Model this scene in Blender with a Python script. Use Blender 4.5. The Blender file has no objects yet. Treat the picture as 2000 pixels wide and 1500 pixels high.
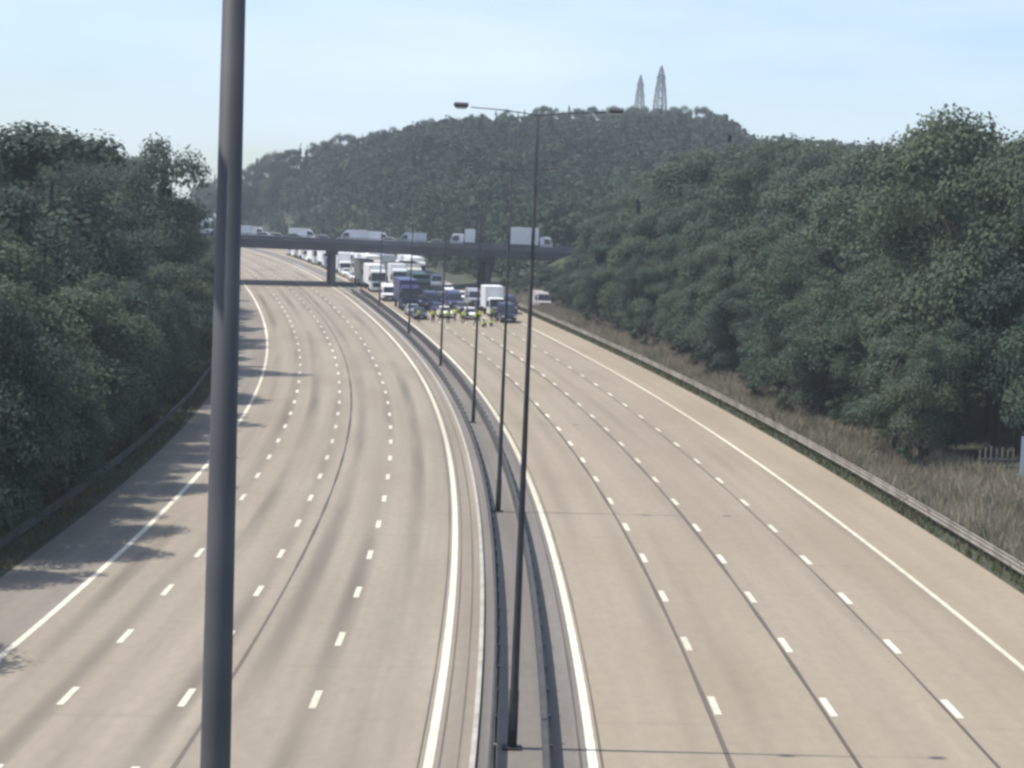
import bpy, bmesh, math, random
import numpy as np
from mathutils import Vector, Matrix
RND = random.Random(7)
NP = np.random.default_rng(11)
SC = bpy.context.scene
COL = SC.collection
R2 = math.radians
# ------------------------------------------------------------------ camera
CAM_H, PITCH, ROLL, FPX = 13.1067, .0625586, .0411374, 3981.2      # FPX: focal length for a 2000 px wide frame
cd = bpy.data.cameras.new('camera'); cam = bpy.data.objects.new('camera', cd); COL.objects.link(cam)
cd.sensor_width = 36; cd.lens = 36 * FPX / 2000; cd.clip_start = .5; cd.clip_end = 6000
_f = Vector((0, math.cos(PITCH), -math.sin(PITCH))); _u = Vector((0, math.sin(PITCH), math.cos(PITCH))); _r = Vector((1, 0, 0))
_cr, _sr = math.cos(ROLL), math.sin(ROLL)
_r2 = _r * _cr + _u * _sr; _u2 = _u * _cr - _r * _sr
M = Matrix((_r2, _u2, -_f)).transposed().to_4x4(); M.translation = (0, 0, CAM_H)
cam.matrix_world = M
SC.camera = cam
# ------------------------------------------------------------------ light
SUN_EL, SUN_AZ = R2(61), R2(-88)          # azimuth from +Y towards +X: the sun stands ahead on the left
W = bpy.data.worlds.new('World'); SC.world = W; W.use_nodes = True
nt = W.node_tree; bg = nt.nodes['Background']; bg.inputs['Strength'].default_value = .15
sky = nt.nodes.new('ShaderNodeTexSky'); sky.sky_type = 'NISHITA'; sky.sun_disc = False
sky.sun_elevation = SUN_EL; sky.sun_rotation = SUN_AZ; sky.air_density = 1.0; sky.dust_density = 1.1; sky.ozone_density = 3.0
tc = nt.nodes.new('ShaderNodeTexCoord'); mp = nt.nodes.new('ShaderNodeMapping'); mp.inputs['Scale'].default_value = (2.2, 2.2, 9)
mp.inputs['Rotation'].default_value = (0, .12, 0)
nz = nt.nodes.new('ShaderNodeTexNoise'); nz.inputs['Scale'].default_value = 1.6; nz.inputs['Detail'].default_value = 5
rp = nt.nodes.new('ShaderNodeValToRGB'); rp.color_ramp.elements[0].position = .42; rp.color_ramp.elements[1].position = .72
rp.color_ramp.elements[1].color = (.8, .8, .8, 1)
mx = nt.nodes.new('ShaderNodeMix'); mx.data_type = 'RGBA'; mx.inputs[7].default_value = (4.9, 5.6, 6.7, 1)
for a, b in ((tc.outputs['Generated'], mp.inputs[0]), (mp.outputs[0], nz.inputs['Vector']), (nz.outputs[0], rp.inputs[0]), (rp.outputs[0], mx.inputs[0]),
             (sky.outputs[0], mx.inputs[6]), (mx.outputs[2], bg.inputs['Color'])):
    nt.links.new(a, b)
sl = bpy.data.lights.new('sun', 'SUN'); sun = bpy.data.objects.new('sun', sl); COL.objects.link(sun)
sl.energy = 4.4; sl.angle = R2(.6); sl.color = (1, .95, .87)
sd = Vector((math.sin(SUN_AZ) * math.cos(SUN_EL), math.cos(SUN_AZ) * math.cos(SUN_EL), math.sin(SUN_EL)))
sun.rotation_euler = sd.to_track_quat('Z', 'Y').to_euler()
vs = SC.view_settings; vs.view_transform = 'Standard'; vs.look = 'None'; vs.exposure = 0.38; vs.gamma = 1; vs.use_curve_mapping = False
SC.cycles.filter_width = 2.9                # a soft traffic camera lens
SC.cycles.max_bounces = 6; SC.cycles.volume_bounces = 0
# ------------------------------------------------------------------ helpers
def tag(o, label=None, cat=None, group=None, kind=None):
    if label: o['label'] = label
    if cat: o['category'] = cat
    if group: o['group'] = group
    if kind: o['kind'] = kind
    return o
def link(name, data, parent=None):
    o = bpy.data.objects.new(name, data); COL.objects.link(o)
    if parent is not None: o.parent = parent
    return o
def empty(name, loc=(0, 0, 0), rot=(0, 0, 0), parent=None):
    o = link(name, None, parent); o.location = loc; o.rotation_euler = rot; o.empty_display_size = .2
    return o
def mesh_np(name, v, f, mat=None, uv=None, smooth=False):
    """v (n,3), f (m,k) arrays"""
    v = np.asarray(v, np.float32); f = np.asarray(f, np.int32); m = bpy.data.meshes.new(name)
    k = f.shape[1]
    m.vertices.add(len(v)); m.vertices.foreach_set('co', v.ravel())
    m.loops.add(f.size); m.loops.foreach_set('vertex_index', f.ravel())
    m.polygons.add(len(f)); m.polygons.foreach_set('loop_start', np.arange(len(f), dtype=np.int32) * k)
    m.update(calc_edges=True)
    if uv is not None:
        u = m.uv_layers.new(name='UVMap'); u.data.foreach_set('uv', np.asarray(uv, np.float32)[f.ravel()].ravel())
    if mat: m.materials.append(mat)
    if smooth: m.polygons.foreach_set('use_smooth', np.ones(len(f), bool))
    m.validate()
    return m
class MB:
    def __init__(self): self.v = []; self.f = []
    def add(self, vs, fs):
        n = len(self.v); self.v += [tuple(p) for p in vs]; self.f += [tuple(i + n for i in f) for f in fs]; return self
    def box(self, x0, x1, y0, y1, z0, z1):
        return self.add([(x, y, z) for z in (z0, z1) for y in (y0, y1) for x in (x0, x1)],
                        [(0, 2, 3, 1), (4, 5, 7, 6), (0, 1, 5, 4), (2, 6, 7, 3), (0, 4, 6, 2), (1, 3, 7, 5)])
    def tube(self, pts, rad, n=10, cap=True):
        pts = [Vector(p) for p in pts]
        if not hasattr(rad, '__len__'): rad = [rad] * len(pts)
        vs = []; fs = []
        for i, p in enumerate(pts):
            d = (pts[min(i + 1, len(pts) - 1)] - pts[max(i - 1, 0)]).normalized()
            a = Vector((0, 0, 1)) if abs(d.z) < .9 else Vector((1, 0, 0))
            x = d.cross(a).normalized(); y = d.cross(x).normalized()
            for k in range(n):
                t = 2 * math.pi * k / n; vs.append(p + (x * math.cos(t) + y * math.sin(t)) * rad[i])
        for i in range(len(pts) - 1):
            for k in range(n):
                fs.append((i * n + k, i * n + (k + 1) % n, (i + 1) * n + (k + 1) % n, (i + 1) * n + k))
        if cap: fs.append(tuple(range(n - 1, -1, -1))); fs.append(tuple(range((len(pts) - 1) * n, len(pts) * n)))
        return self.add(vs, fs)
    def wheel(self, x0, x1, y, z, r, n=18):
        return self.tube([(x0, y, z), (x0 + (x1 - x0) * .12, y, z), (x1 - (x1 - x0) * .12, y, z), (x1, y, z)], [r * .9, r, r, r * .9], n)
    def prism(self, prof, wid):
        """prof: list of (y,z); wid: half width per profile point"""
        n = len(prof)
        vs = [(-w, y, z) for (y, z), w in zip(prof, wid)] + [(w, y, z) for (y, z), w in zip(prof, wid)]
        fs = [tuple(range(n)), tuple(range(2 * n - 1, n - 1, -1))]
        for i in range(n): j = (i + 1) % n; fs.append((i, i + n, j + n, j))
        return self.add(vs, fs)
    def panel(self, quad, th):
        a, b, c, d = [Vector(p) for p in quad]; nrm = (b - a).cross(d - a).normalized() * th
        return self.add([a, b, c, d, a + nrm, b + nrm, c + nrm, d + nrm], [(3, 2, 1, 0), (4, 5, 6, 7), (0, 1, 5, 4), (1, 2, 6, 5), (2, 3, 7, 6), (3, 0, 4, 7)])
    def mesh(self, name, mat, bevel=0, smooth=False):
        m = bpy.data.meshes.new(name); m.from_pydata(self.v, [], self.f); m.update()
        bm = bmesh.new(); bm.from_mesh(m); bmesh.ops.recalc_face_normals(bm, faces=bm.faces)
        if bevel: bmesh.ops.bevel(bm, geom=list(bm.edges), offset=bevel, segments=2, affect='EDGES', clamp_overlap=True)
        bm.to_mesh(m); bm.free()
        if mat: m.materials.append(mat)
        if smooth: m.polygons.foreach_set('use_smooth', np.ones(len(m.polygons), bool))
        return m
    def build(self, name, mat, parent=None, bevel=0, smooth=False):
        return link(name, self.mesh(name, mat, bevel, smooth), parent)
# ------------------------------------------------------------------ materials
def newmat(name):
    m = bpy.data.materials.new(name); m.use_nodes = True
    return m, m.node_tree, m.node_tree.nodes['Principled BSDF']
def N(t, typ, **kw):
    n = t.nodes.new(typ)
    for k, v in kw.items():
        if k.startswith('i_'): n.inputs[k[2:]].default_value = v
        else: setattr(n, k, v)
    return n
def mixcol(t, fac, a, b, blend='MIX'):
    n = N(t, 'ShaderNodeMix', data_type='RGBA', blend_type=blend)
    for sock, v in ((n.inputs[0], fac), (n.inputs[6], a), (n.inputs[7], b)):
        if isinstance(v, (int, float)): sock.default_value = v
        elif isinstance(v, tuple): sock.default_value = (*v, 1) if len(v) == 3 else v
        else: t.links.new(v, sock)
    return n.outputs[2]
def math_(t, op, a, b=None, c=None):
    n = N(t, 'ShaderNodeMath', operation=op)
    for i, v in enumerate((a, b, c)):
        if v is None: continue
        if isinstance(v, (int, float)): n.inputs[i].default_value = v
        else: t.links.new(v, n.inputs[i])
    return n.outputs[0]
def ramp(t, src, p0, p1):
    n = N(t, 'ShaderNodeMapRange'); n.inputs[1].default_value = p0; n.inputs[2].default_value = p1; t.links.new(src, n.inputs[0])
    return n.outputs[0]
def plain(name, c1, c2=None, rough=.6, scale=3., metal=0., spec=.5, bump=0.):
    """two colours mottled by noise in object space"""
    m, t, b = newmat(name)
    c2 = c2 or tuple(x * .8 for x in c1)
    co = N(t, 'ShaderNodeTexCoord'); nz = N(t, 'ShaderNodeTexNoise', i_Scale=scale, i_Detail=4.)
    t.links.new(co.outputs['Object'], nz.inputs['Vector'])
    t.links.new(mixcol(t, ramp(t, nz.outputs[0], .35, .65), c1, c2), b.inputs['Base Color'])
    b.inputs['Roughness'].default_value = rough; b.inputs['Metallic'].default_value = metal; b.inputs['Specular IOR Level'].default_value = spec
    if bump:
        bp = N(t, 'ShaderNodeBump', i_Strength=bump, i_Distance=.05); t.links.new(nz.outputs[0], bp.inputs['Height']); t.links.new(bp.outputs[0], b.inputs['Normal'])
    return m
def concrete(name, c1, c2, tone=(.9, .86, .82), tracks=.12, joints=.12, grain=.22):
    m, t, b = newmat(name)
    uv = N(t, 'ShaderNodeUVMap', uv_map='UVMap'); sp = N(t, 'ShaderNodeSeparateXYZ'); t.links.new(uv.outputs[0], sp.inputs[0])
    X, Y = sp.outputs[0], sp.outputs[1]
    def noise(sx, sy, sc=1., det=4.):
        cb = N(t, 'ShaderNodeCombineXYZ'); t.links.new(math_(t, 'MULTIPLY', X, sx), cb.inputs[0]); t.links.new(math_(t, 'MULTIPLY', Y, sy), cb.inputs[1])
        n = N(t, 'ShaderNodeTexNoise', i_Scale=sc, i_Detail=det); t.links.new(cb.outputs[0], n.inputs['Vector']); return n.outputs[0]
    streak = ramp(t, noise(1.1, .012), .36, .64); blot = ramp(t, noise(.22, .05), .42, .68); fine = noise(3., 1.2)
    c = mixcol(t, streak, c1, c2)
    c = mixcol(t, math_(t, 'MULTIPLY', blot, .55), c, tuple(a * b_ for a, b_ in zip(c2, tone)))
    # tyre tracks: two per lane, broken up along the road
    wv = math_(t, 'COSINE', math_(t, 'MULTIPLY', math_(t, 'ADD', X, .35), 2 * math.pi / 1.825))
    wv = math_(t, 'MULTIPLY', ramp(t, wv, -.2, 1.), math_(t, 'MULTIPLY', ramp(t, noise(.35, .022), .42, .66), tracks * 3))
    c = mixcol(t, wv, c, tuple(a * .5 for a in c2))
    # a bay joint every 5 m, dirtier in places
    fr = math_(t, 'ABSOLUTE', math_(t, 'SUBTRACT', math_(t, 'FRACT', math_(t, 'DIVIDE', Y, 7.0)), .5))
    jn = math_(t, 'MULTIPLY', math_(t, 'GREATER_THAN', fr, .483), math_(t, 'MULTIPLY', ramp(t, noise(.25, .3, 1., 1.), .4, .62), joints * 1.6))
    c = mixcol(t, jn, c, tuple(a * .5 for a in c2))
    c = mixcol(t, math_(t, 'MULTIPLY', ramp(t, fine, .35, .7), grain), c, tuple(a * .6 for a in c2))
    t.links.new(c, b.inputs['Base Color']); b.inputs['Roughness'].default_value = .8; b.inputs['Specular IOR Level'].default_value = .25
    return m
def foliage(name, c1, c2, c3):
    m, t, b = newmat(name)
    oi = N(t, 'ShaderNodeObjectInfo'); ge = N(t, 'ShaderNodeNewGeometry'); co = N(t, 'ShaderNodeTexCoord')
    nz = N(t, 'ShaderNodeTexNoise', i_Scale=.35, i_Detail=3.); t.links.new(ge.outputs['Position'], nz.inputs['Vector'])
    c = mixcol(t, oi.outputs['Random'], c1, c2)
    c = mixcol(t, ramp(t, nz.outputs[0], .42, .7), c, c3)
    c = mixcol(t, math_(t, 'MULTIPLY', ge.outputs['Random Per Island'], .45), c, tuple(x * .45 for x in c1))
    t.links.new(c, b.inputs['Base Color']); b.inputs['Roughness'].default_value = .75; b.inputs['Specular IOR Level'].default_value = .2
    tr = N(t, 'ShaderNodeBsdfTranslucent'); t.links.new(c, tr.inputs[0])
    ms = N(t, 'ShaderNodeMixShader'); ms.inputs[0].default_value = .36
    out = t.nodes['Material Output']; t.links.new(b.outputs[0], ms.inputs[1]); t.links.new(tr.outputs[0], ms.inputs[2]); t.links.new(ms.outputs[0], out.inputs[0])
    return m
MAT = dict(
    road_left=concrete('pale_concrete_road', (.302, .257, .198), (.252, .214, .168), tracks=.3),
    road_right=concrete('warm_concrete_road', (.302, .254, .186), (.266, .223, .166), tracks=.12),
    shoulder_right=concrete('tan_shoulder', (.312, .256, .184), (.276, .226, .162), tracks=0., joints=.04),
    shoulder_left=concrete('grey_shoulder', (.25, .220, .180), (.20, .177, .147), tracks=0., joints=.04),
    median=concrete('grey_median', (.21, .19, .166), (.145, .132, .118), tracks=0., joints=.08),
    strip_left=concrete('median_edge_strip', (.266, .226, .176), (.215, .182, .145), tracks=0., joints=.14),
    paint=concrete('white_road_paint', (.82, .765, .62), (.56, .51, .40), tone=(.85, .85, .85), tracks=0., joints=0., grain=.5),
    sealant=concrete('dark_joint_sealant', (.07, .06, .05), (.14, .118, .098), tracks=0., joints=0.),
    kerb=plain('pale_kerb', (.42, .39, .35), (.30, .28, .25), .8, 1.5),
    galv=plain('galvanised_steel', (.50, .50, .49), (.36, .36, .36), .5, 1.2, .35),
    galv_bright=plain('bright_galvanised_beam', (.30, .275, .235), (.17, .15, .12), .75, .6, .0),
    galv_dark=plain('dark_barrier_steel', (.055, .052, .05), (.035, .034, .034), .75, 1.2),  # very dark mottled tone for the posts and both central barriers
    column_near=plain('mid_grey_column_paint', (.082, .085, .090), (.05, .053, .058), .65, 1.1, spec=.35),
    galv_dull=plain('dull_dark_steel', (.06, .063, .055), (.03, .033, .027), .8, .5),  # left verge beam: mottled steel in a much darker tone
    column=plain('dark_column_paint', (.050, .052, .056), (.028, .029, .033), .8, 1.3, spec=.25),
    lantern=plain('grey_lantern', (.05, .055, .055), (.04, .042, .045), .4, 3.),
    lens=plain('milky_lens', (.42, .45, .47), (.36, .38, .42), .3, 6.),
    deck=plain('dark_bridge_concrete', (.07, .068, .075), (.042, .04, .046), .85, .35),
    parapet=plain('bridge_parapet_steel', (.13, .13, .14), (.085, .085, .095), .6, .5),
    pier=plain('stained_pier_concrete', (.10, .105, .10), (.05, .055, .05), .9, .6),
    tarmac=plain('bridge_tarmac', (.07, .07, .075), (.05, .05, .055), .9, .5),
    soil=plain('verge_ground', (.052, .056, .032), (.036, .045, .025), 1., .25),
    hillsoil=plain('woodland_floor', (.045, .05, .025), (.03, .04, .02), 1., .05),
    bark=plain('bark', (.07, .055, .045), (.04, .033, .028), .95, 2.5, bump=.4),
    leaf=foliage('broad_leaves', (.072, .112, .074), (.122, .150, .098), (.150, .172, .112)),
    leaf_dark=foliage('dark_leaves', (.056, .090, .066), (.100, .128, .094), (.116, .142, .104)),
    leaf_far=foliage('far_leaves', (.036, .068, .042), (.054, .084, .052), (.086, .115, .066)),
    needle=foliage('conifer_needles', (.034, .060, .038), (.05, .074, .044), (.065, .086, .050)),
    drygrass=foliage('dry_grass', (.40, .34, .255), (.31, .26, .19), (.20, .20, .12)),
    greengrass=foliage('verge_grass', (.10, .12, .045), (.13, .13, .06), (.17, .14, .08)),
    glass=plain('dark_vehicle_glass', (.018, .022, .028), (.012, .015, .02), .08, 2., spec=.6),
    tyre=plain('tyre_rubber', (.018, .018, .018), (.012, .012, .012), .9, 5.),
    rim=plain('alloy_rim', (.45, .45, .46), (.36, .36, .37), .35, 5., .7),
    trim=plain('black_trim', (.025, .025, .027), (.018, .018, .02), .6, 4.),
    headlamp=plain('headlamp_lens', (.75, .77, .80), (.6, .62, .66), .1, 8.),
    plate=plain('number_plate', (.78, .78, .74), (.74, .74, .70), .5, 4.),
    white=plain('white_vehicle_paint', (.80, .80, .79), (.74, .74, .73), .35, .8),
    offwhite=plain('cream_vehicle_paint', (.70, .68, .62), (.64, .62, .57), .4, .8),
    silver=plain('silver_vehicle_paint', (.48, .49, .51), (.42, .43, .45), .3, 1., .5),
    grey=plain('grey_vehicle_paint', (.16, .165, .175), (.13, .135, .145), .35, 1.),
    black=plain('black_vehicle_paint', (.02, .02, .024), (.015, .015, .018), .25, 1.),
    navy=plain('navy_vehicle_paint', (.028, .03, .075), (.02, .022, .055), .3, 1.),
    blue=plain('blue_vehicle_paint', (.06, .065, .16), (.045, .05, .125), .35, 1.),
    green=plain('dark_green_paint', (.02, .05, .04), (.016, .04, .033), .4, 1.),
    red=plain('dark_red_paint', (.16, .03, .03), (.12, .022, .022), .35, 1.),
    palepink=plain('pale_pinkish_panel', (.40, .365, .36), (.34, .31, .305), .6, 1.),
    skin=plain('skin', (.50, .32, .24), (.44, .27, .20), .6, 8.),
    hair=plain('dark_hair', (.03, .02, .015), (.02, .015, .01), .8, 20.),
    hivis=plain('high_visibility_yellow', (.55, .68, .06), (.46, .58, .05), .7, 6.),
    darkcloth=plain('dark_clothing', (.018, .02, .035), (.012, .013, .022), .9, 8.),
    bluecloth=plain('blue_clothing', (.05, .055, .16), (.04, .045, .12), .9, 8.),
    band=plain('reflective_band', (.75, .76, .76), (.65, .66, .66), .4, 8.),
    sign=plain('pale_grey_panel', (.55, .57, .60), (.46, .48, .51), .55, 1.2),
    timber=plain('weathered_timber', (.30, .27, .25), (.20, .18, .17), .9, 3.),
    pylon=plain('pylon_steel', (.09, .11, .115), (.06, .075, .08), .6, .3),
)
# ------------------------------------------------------------------ road geometry (s along the median, t to the right)
K0, K1, K2, PSI, X0 = 7.713341e-4, 1.0358e-6, -1.5332e-8, .0430445, -.804353
KZ, CF, DG = 6.4555e-5, .02579, 6e-5
SA = np.arange(-60, 1400.1, 2.)
_c = np.clip(SA, -40, 300); _k = K0 + K1 * _c + K2 * _c * _c / 2
def _cum(a): return np.concatenate([[0], np.cumsum(a[1:] + a[:-1])])
TH = -_cum(_k); TH += PSI - np.interp(0, SA, TH)
XX = _cum(np.sin(TH)); XX += X0 - np.interp(0, SA, XX)
YY = _cum(np.cos(TH)); YY -= np.interp(0, SA, YY)
_g = np.where(SA < 290, 2 * KZ * np.maximum(SA, 0), np.maximum(2 * KZ * 290 - (SA - 290) * DG, 0))
ZZ = _cum(_g); ZZ -= np.interp(0, SA, ZZ)
def th(s): return float(np.interp(s, SA, TH))
def R(s, t, h=0.):
    s = np.asarray(s, float); t = np.asarray(t, float); a = np.interp(s, SA, TH)
    return np.stack(np.broadcast_arrays(np.interp(s, SA, XX) + t * np.cos(a), np.interp(s, SA, YY) - t * np.sin(a), np.interp(s, SA, ZZ) + CF * np.clip(t, -25, 25) + h), -1)
def P(s, t, h=0.): return Vector([float(x) for x in R(s, t, h)])
def proj(X, Y, Z):
    z = Z - CAM_H; c, s_ = math.cos(PITCH), math.sin(PITCH); d = Y * c - z * s_; up = z * c + Y * s_
    u = FPX * X / d; v = -FPX * up / d
    return 1000 + u * _cr - v * _sr, 750 + u * _sr + v * _cr
def height_for(X, Y, ypx):
    """world height at which a point above (X, Y) appears at row ypx"""
    lo, hi = -20., 200.
    for _ in range(40):
        m = (lo + hi) / 2
        if proj(X, Y, m)[1] > ypx: lo = m
        else: hi = m
    return lo
LL, L1, L2, L3, LR = -16.1, -12.83, -9.40, -5.67, -2.1
RL, R1, R2_, R3, RR = 2.1, 5.87, 9.17, 12.75, 16.3
DECK_Y0, DECK_Y1, DECK_Z = 331., 348., 13.9
def smooth(x): x = np.clip(x, 0, 1); return x * x * (3 - 2 * x)
def verge_z(s, t, X, Y):
    base = np.interp(s, SA, ZZ) + CF * np.clip(t, -25, 25)
    z = base + np.where(t > 21, .10 * np.minimum(t - 21, 45) + 1.6 * smooth((t - 26) / 20), 0) + np.where(t < -20.5, .06 * np.minimum(-20.5 - t, 40), 0)
    d = np.maximum(np.abs(Y - (DECK_Y0 + DECK_Y1) / 2) - 9.5, 0) * .5
    bump = np.maximum(DECK_Z - .15 - d - np.maximum(7.5 - X, 0) * .62, DECK_Z - .15 - d - np.maximum(X + 57, 0) * .62)
    return np.where(np.abs(t) > 20.5, np.maximum(z, bump), z)
# ------------------------------------------------------------------ setting: ground, verges, roads
def ribbon(name, s0, s1, ds, t0, t1, ntt, dz, mat, zfun=None):
    S = np.arange(s0, s1 + .01, ds); T = np.linspace(t0, t1, ntt + 1)
    s, t = np.meshgrid(S, T, indexing='ij'); p = R(s, t, dz)
    if zfun is not None: p[..., 2] = zfun(s, t, p[..., 0], p[..., 1]) + dz
    n = len(T); i = np.arange((len(S) - 1) * n).reshape(-1, n)[:, :-1].ravel()
    f = np.stack([i, i + 1, i + n + 1, i + n], 1)
    return tag(link(name, mesh_np(name, p.reshape(-1, 3), f, mat, np.stack([t.ravel(), s.ravel()], 1))), kind='structure')
RIDGE_PX = [(-600, 14), (380, 13), (475, 27), (600, 34.5), (700, 40), (850, 46.5), (950, 48.5), (1000, 49.5), (1400, 52), (1440, 45), (1700, 44), (2600, 40)]
def ridge(X, Y):
    return np.interp(1000 + FPX * X / np.maximum(Y, 60), [a for a, b in RIDGE_PX], [b for a, b in RIDGE_PX])
def nearest_st(X, Y):
    S = SA[::4]; xs, ys, a = XX[::4], YY[::4], TH[::4]
    X = np.asarray(X); sh = X.shape; X = X.ravel(); Y = np.asarray(Y).ravel(); so = np.empty(len(X)); to = np.empty(len(X))
    for k in range(0, len(X), 4000):
        dx = X[k:k + 4000, None] - xs; dy = Y[k:k + 4000, None] - ys; i = np.argmin(dx * dx + dy * dy, 1); j = np.arange(len(i))
        so[k:k + 4000] = S[i]; to[k:k + 4000] = dx[j, i] * np.cos(a[i]) - dy[j, i] * np.sin(a[i])
    return so.reshape(sh), to.reshape(sh)
def terrain_z(X, Y):
    s, t = nearest_st(X, Y)
    base = verge_z(np.clip(s, -40, 1300), t, X, Y)
    rz = ridge(X, Y)
    rise = smooth((Y - 372) / 330) * smooth((np.abs(t) - 18) / 34)
    z = base + rise * np.maximum(rz - base, 0)
    return z, s, t
gx = np.arange(-760, 761, 10.); gy = np.concatenate([np.arange(-160, 900, 8.), np.arange(900, 1500, 30.)])
GX, GY = np.meshgrid(gx, gy, indexing='xy'); GZ, gs, gt = terrain_z(GX, GY)
GZ = np.where((gt > -68) & (gt < 78) & (gs < 424) & (gs > -46), GZ - 1.6, GZ); GZ = np.where((np.abs(gt) < 26), GZ - .8, GZ)
i = np.arange((len(gy) - 1) * len(gx)).reshape(-1, len(gx))[:, :-1].ravel()
tag(link('ground', mesh_np('ground', np.stack([GX, GY, GZ], -1).reshape(-1, 3), np.stack([i, i + 1, i + len(gx) + 1, i + len(gx)], 1), MAT['hillsoil'], smooth=True)), kind='structure')
ribbon('left_verge_ground', -40, 420, 4, -62, -19.0, 22, -.02, MAT['soil'], verge_z)
ribbon('right_verge_ground', -40, 420, 4, 19.0, 72, 26, -.02, MAT['soil'], verge_z)
ribbon('left_carriageway', -40, 800, 4, LL - .05, LR + .05, 6, 0, MAT['road_left'])
ribbon('right_carriageway', -40, 800, 4, RL - .05, RR + .05, 6, 0, MAT['road_right'])
ribbon('left_hard_shoulder', -40, 800, 4, -19.6, LL - .05, 2, 0, MAT['shoulder_left'])
ribbon('right_hard_shoulder', -40, 800, 4, RR + .05, 19.9, 2, 0, MAT['shoulder_right'])
ribbon('median_strip', -40, 800, 4, LR + .05, -.92, 1, 0, MAT['strip_left'])
ribbon('median_ground', -40, 800, 4, -.92, RL - .05, 2, 0, MAT['median'])
def stripes(name, mat, segs, dz, bumpy=0):
    """segs: (s0, s1, t, width) painted or sealed strips lying on the road"""
    V = []; F = []; U = []
    for s0, s1, t, w in segs:
        S = np.linspace(s0, s1, max(2, int((s1 - s0) / 4) + 1)); n0 = len(V)
        for k, s in enumerate(S):
            ww = w * (1 + bumpy * RND.uniform(-1, 1))
            for e in (-.5, .5): V.append(R(s, t + e * ww, dz)); U.append((t + e * ww, s))
            if k: a = n0 + 2 * k; F.append((a - 2, a - 1, a + 1, a))
    return tag(link(name, mesh_np(name, np.array(V), F, mat, U)), kind='structure')
stripes('edge_line_markings', MAT['paint'], [(-40, 700, t, .24) for t in (LL, LR, RL)] + [(-40, 700, RR, .20)], .008)
stripes('lane_line_markings', MAT['paint'], [(58.35 + 9 * k - 1.15, 58.35 + 9 * k + 1.15, t, .21) for k in range(-9, 60) for t in (L1, L2, L3, R1, R2_, R3)], .008)
stripes('joint_lines', MAT['sealant'], [(-40, 420, -8.47, .13)] + [(-40, 300, t - .22, .15) for t in (R1, R2_)] + [(-40, 260, R3 + .02 - .22, .09)]
        + [(-40, 300, -1.35, .05), (-40, 300, RL - .3, .07), (-40, 300, LR + .28, .05), (-40, 300, LR - .26, .05), (-40, 300, RL + .24, .06)], .004, .35)
# ------------------------------------------------------------------ kerb and safety barriers
def sweep(prof, s0, s1, ds, t):
    m = MB(); n = len(prof); S = np.arange(s0, s1 + .01, ds)
    vs = [R(s, t + a, b) for s in S for a, b in prof]
    fs = [(k * n + j, k * n + (j + 1) % n, (k + 1) * n + (j + 1) % n, (k + 1) * n + j) for k in range(len(S) - 1) for j in range(n)]
    fs += [tuple(range(n)), tuple(range((len(S) - 1) * n, len(S) * n))]
    return m.add(vs, fs)
o = sweep([(-.07, -.05), (-.07, .11), (-.05, .13), (.07, .13), (.07, -.05)], -40, 420, 4, -.98).build('median_kerb', MAT['kerb'])
tag(o, 'pale concrete kerb along the left edge of the central reservation', 'kerb')
WB = [(-.04, .0), (-.04, .07), (-.0, .10), (-.0, .15), (-.04, .18), (-.04, .27), (-.0, .30), (0, .34), (-.05, .38), (-.05, .42), (.02, .42), (.05, .33), (.05, .3), (.02, .26), (.02, .18), (.05, .15), (.05, .1), (.02, .06), (.02, 0)]
def barrier(name, label, t, s0, s1, mat, pmat, z0=.36, flip=1, sp=3.2, deep=1., wide=1.):
    c = P(s0, t); root = empty('safety_barrier', c)
    m = sweep([(a * flip * wide, z0 + b * deep) for a, b in WB], s0, s1, 3.2, t); m.v = [tuple(Vector(v) - c) for v in m.v]
    m.build('beam', mat, root)
    pm = MB().box(-.04, .04, -.05, .05, -.3, z0 + .40 * deep).mesh('post', pmat)
    for k in range(min(100, int((s1 - s0) / sp))):
        q = link('post', pm, root); s = s0 + sp * (k + .5); q.location = P(s, t + .10 * flip) - c; q.rotation_euler = (0, 0, -th(s))
    return tag(root, label, 'crash barrier', 'steel safety barriers along the motorway')
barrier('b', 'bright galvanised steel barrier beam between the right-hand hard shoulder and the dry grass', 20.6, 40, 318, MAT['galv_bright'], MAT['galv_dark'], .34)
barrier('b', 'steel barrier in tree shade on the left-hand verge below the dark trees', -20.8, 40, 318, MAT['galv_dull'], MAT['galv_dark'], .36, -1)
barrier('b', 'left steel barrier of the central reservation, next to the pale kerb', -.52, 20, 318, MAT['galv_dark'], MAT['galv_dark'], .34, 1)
barrier('b', 'broad dark barrier on the right side of the central reservation', .88, 20, 318, MAT['galv_dark'], MAT['galv_dark'], .22, 1, deep=1.35, wide=2.2)  # beam profile widened and deepened, in the very dark steel tone
# ------------------------------------------------------------------ lighting columns
def column_parts(near):
    D = []
    m = MB(); m.tube([(0, 0, -.3), (0, 0, 1.5), (0, 0, 1.62), (0, 0, 9), (0, 0, 16.6)], [.128, .128, .110, .084, .045] if near else [.128, .128, .108, .066, .030], 16); D.append(('shaft', m.mesh('shaft', MAT['column_near' if near else 'column'], smooth=True)))
    m = MB().box(-.26, .26, -.26, .26, -.05, .05); D.append(('base_plate', m.mesh('base_plate', MAT['column'], .01)))
    m = MB().panel([(-.06, -.127, .5), (.06, -.127, .5), (.06, -.127, 1.2), (-.06, -.127, 1.2)], .012); D.append(('access_door', m.mesh('access_door', MAT['lantern'])))
    m = MB().tube([(-1.75, 0, 16.72), (-.9, 0, 16.68), (0, 0, 16.58), (.9, 0, 16.68), (1.75, 0, 16.72)], .013, 8); D.append(('bracket_arm', m.mesh('bracket_arm', MAT['column'], smooth=True)))
    return D
CP = column_parts(False); CPN = column_parts(True)
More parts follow.
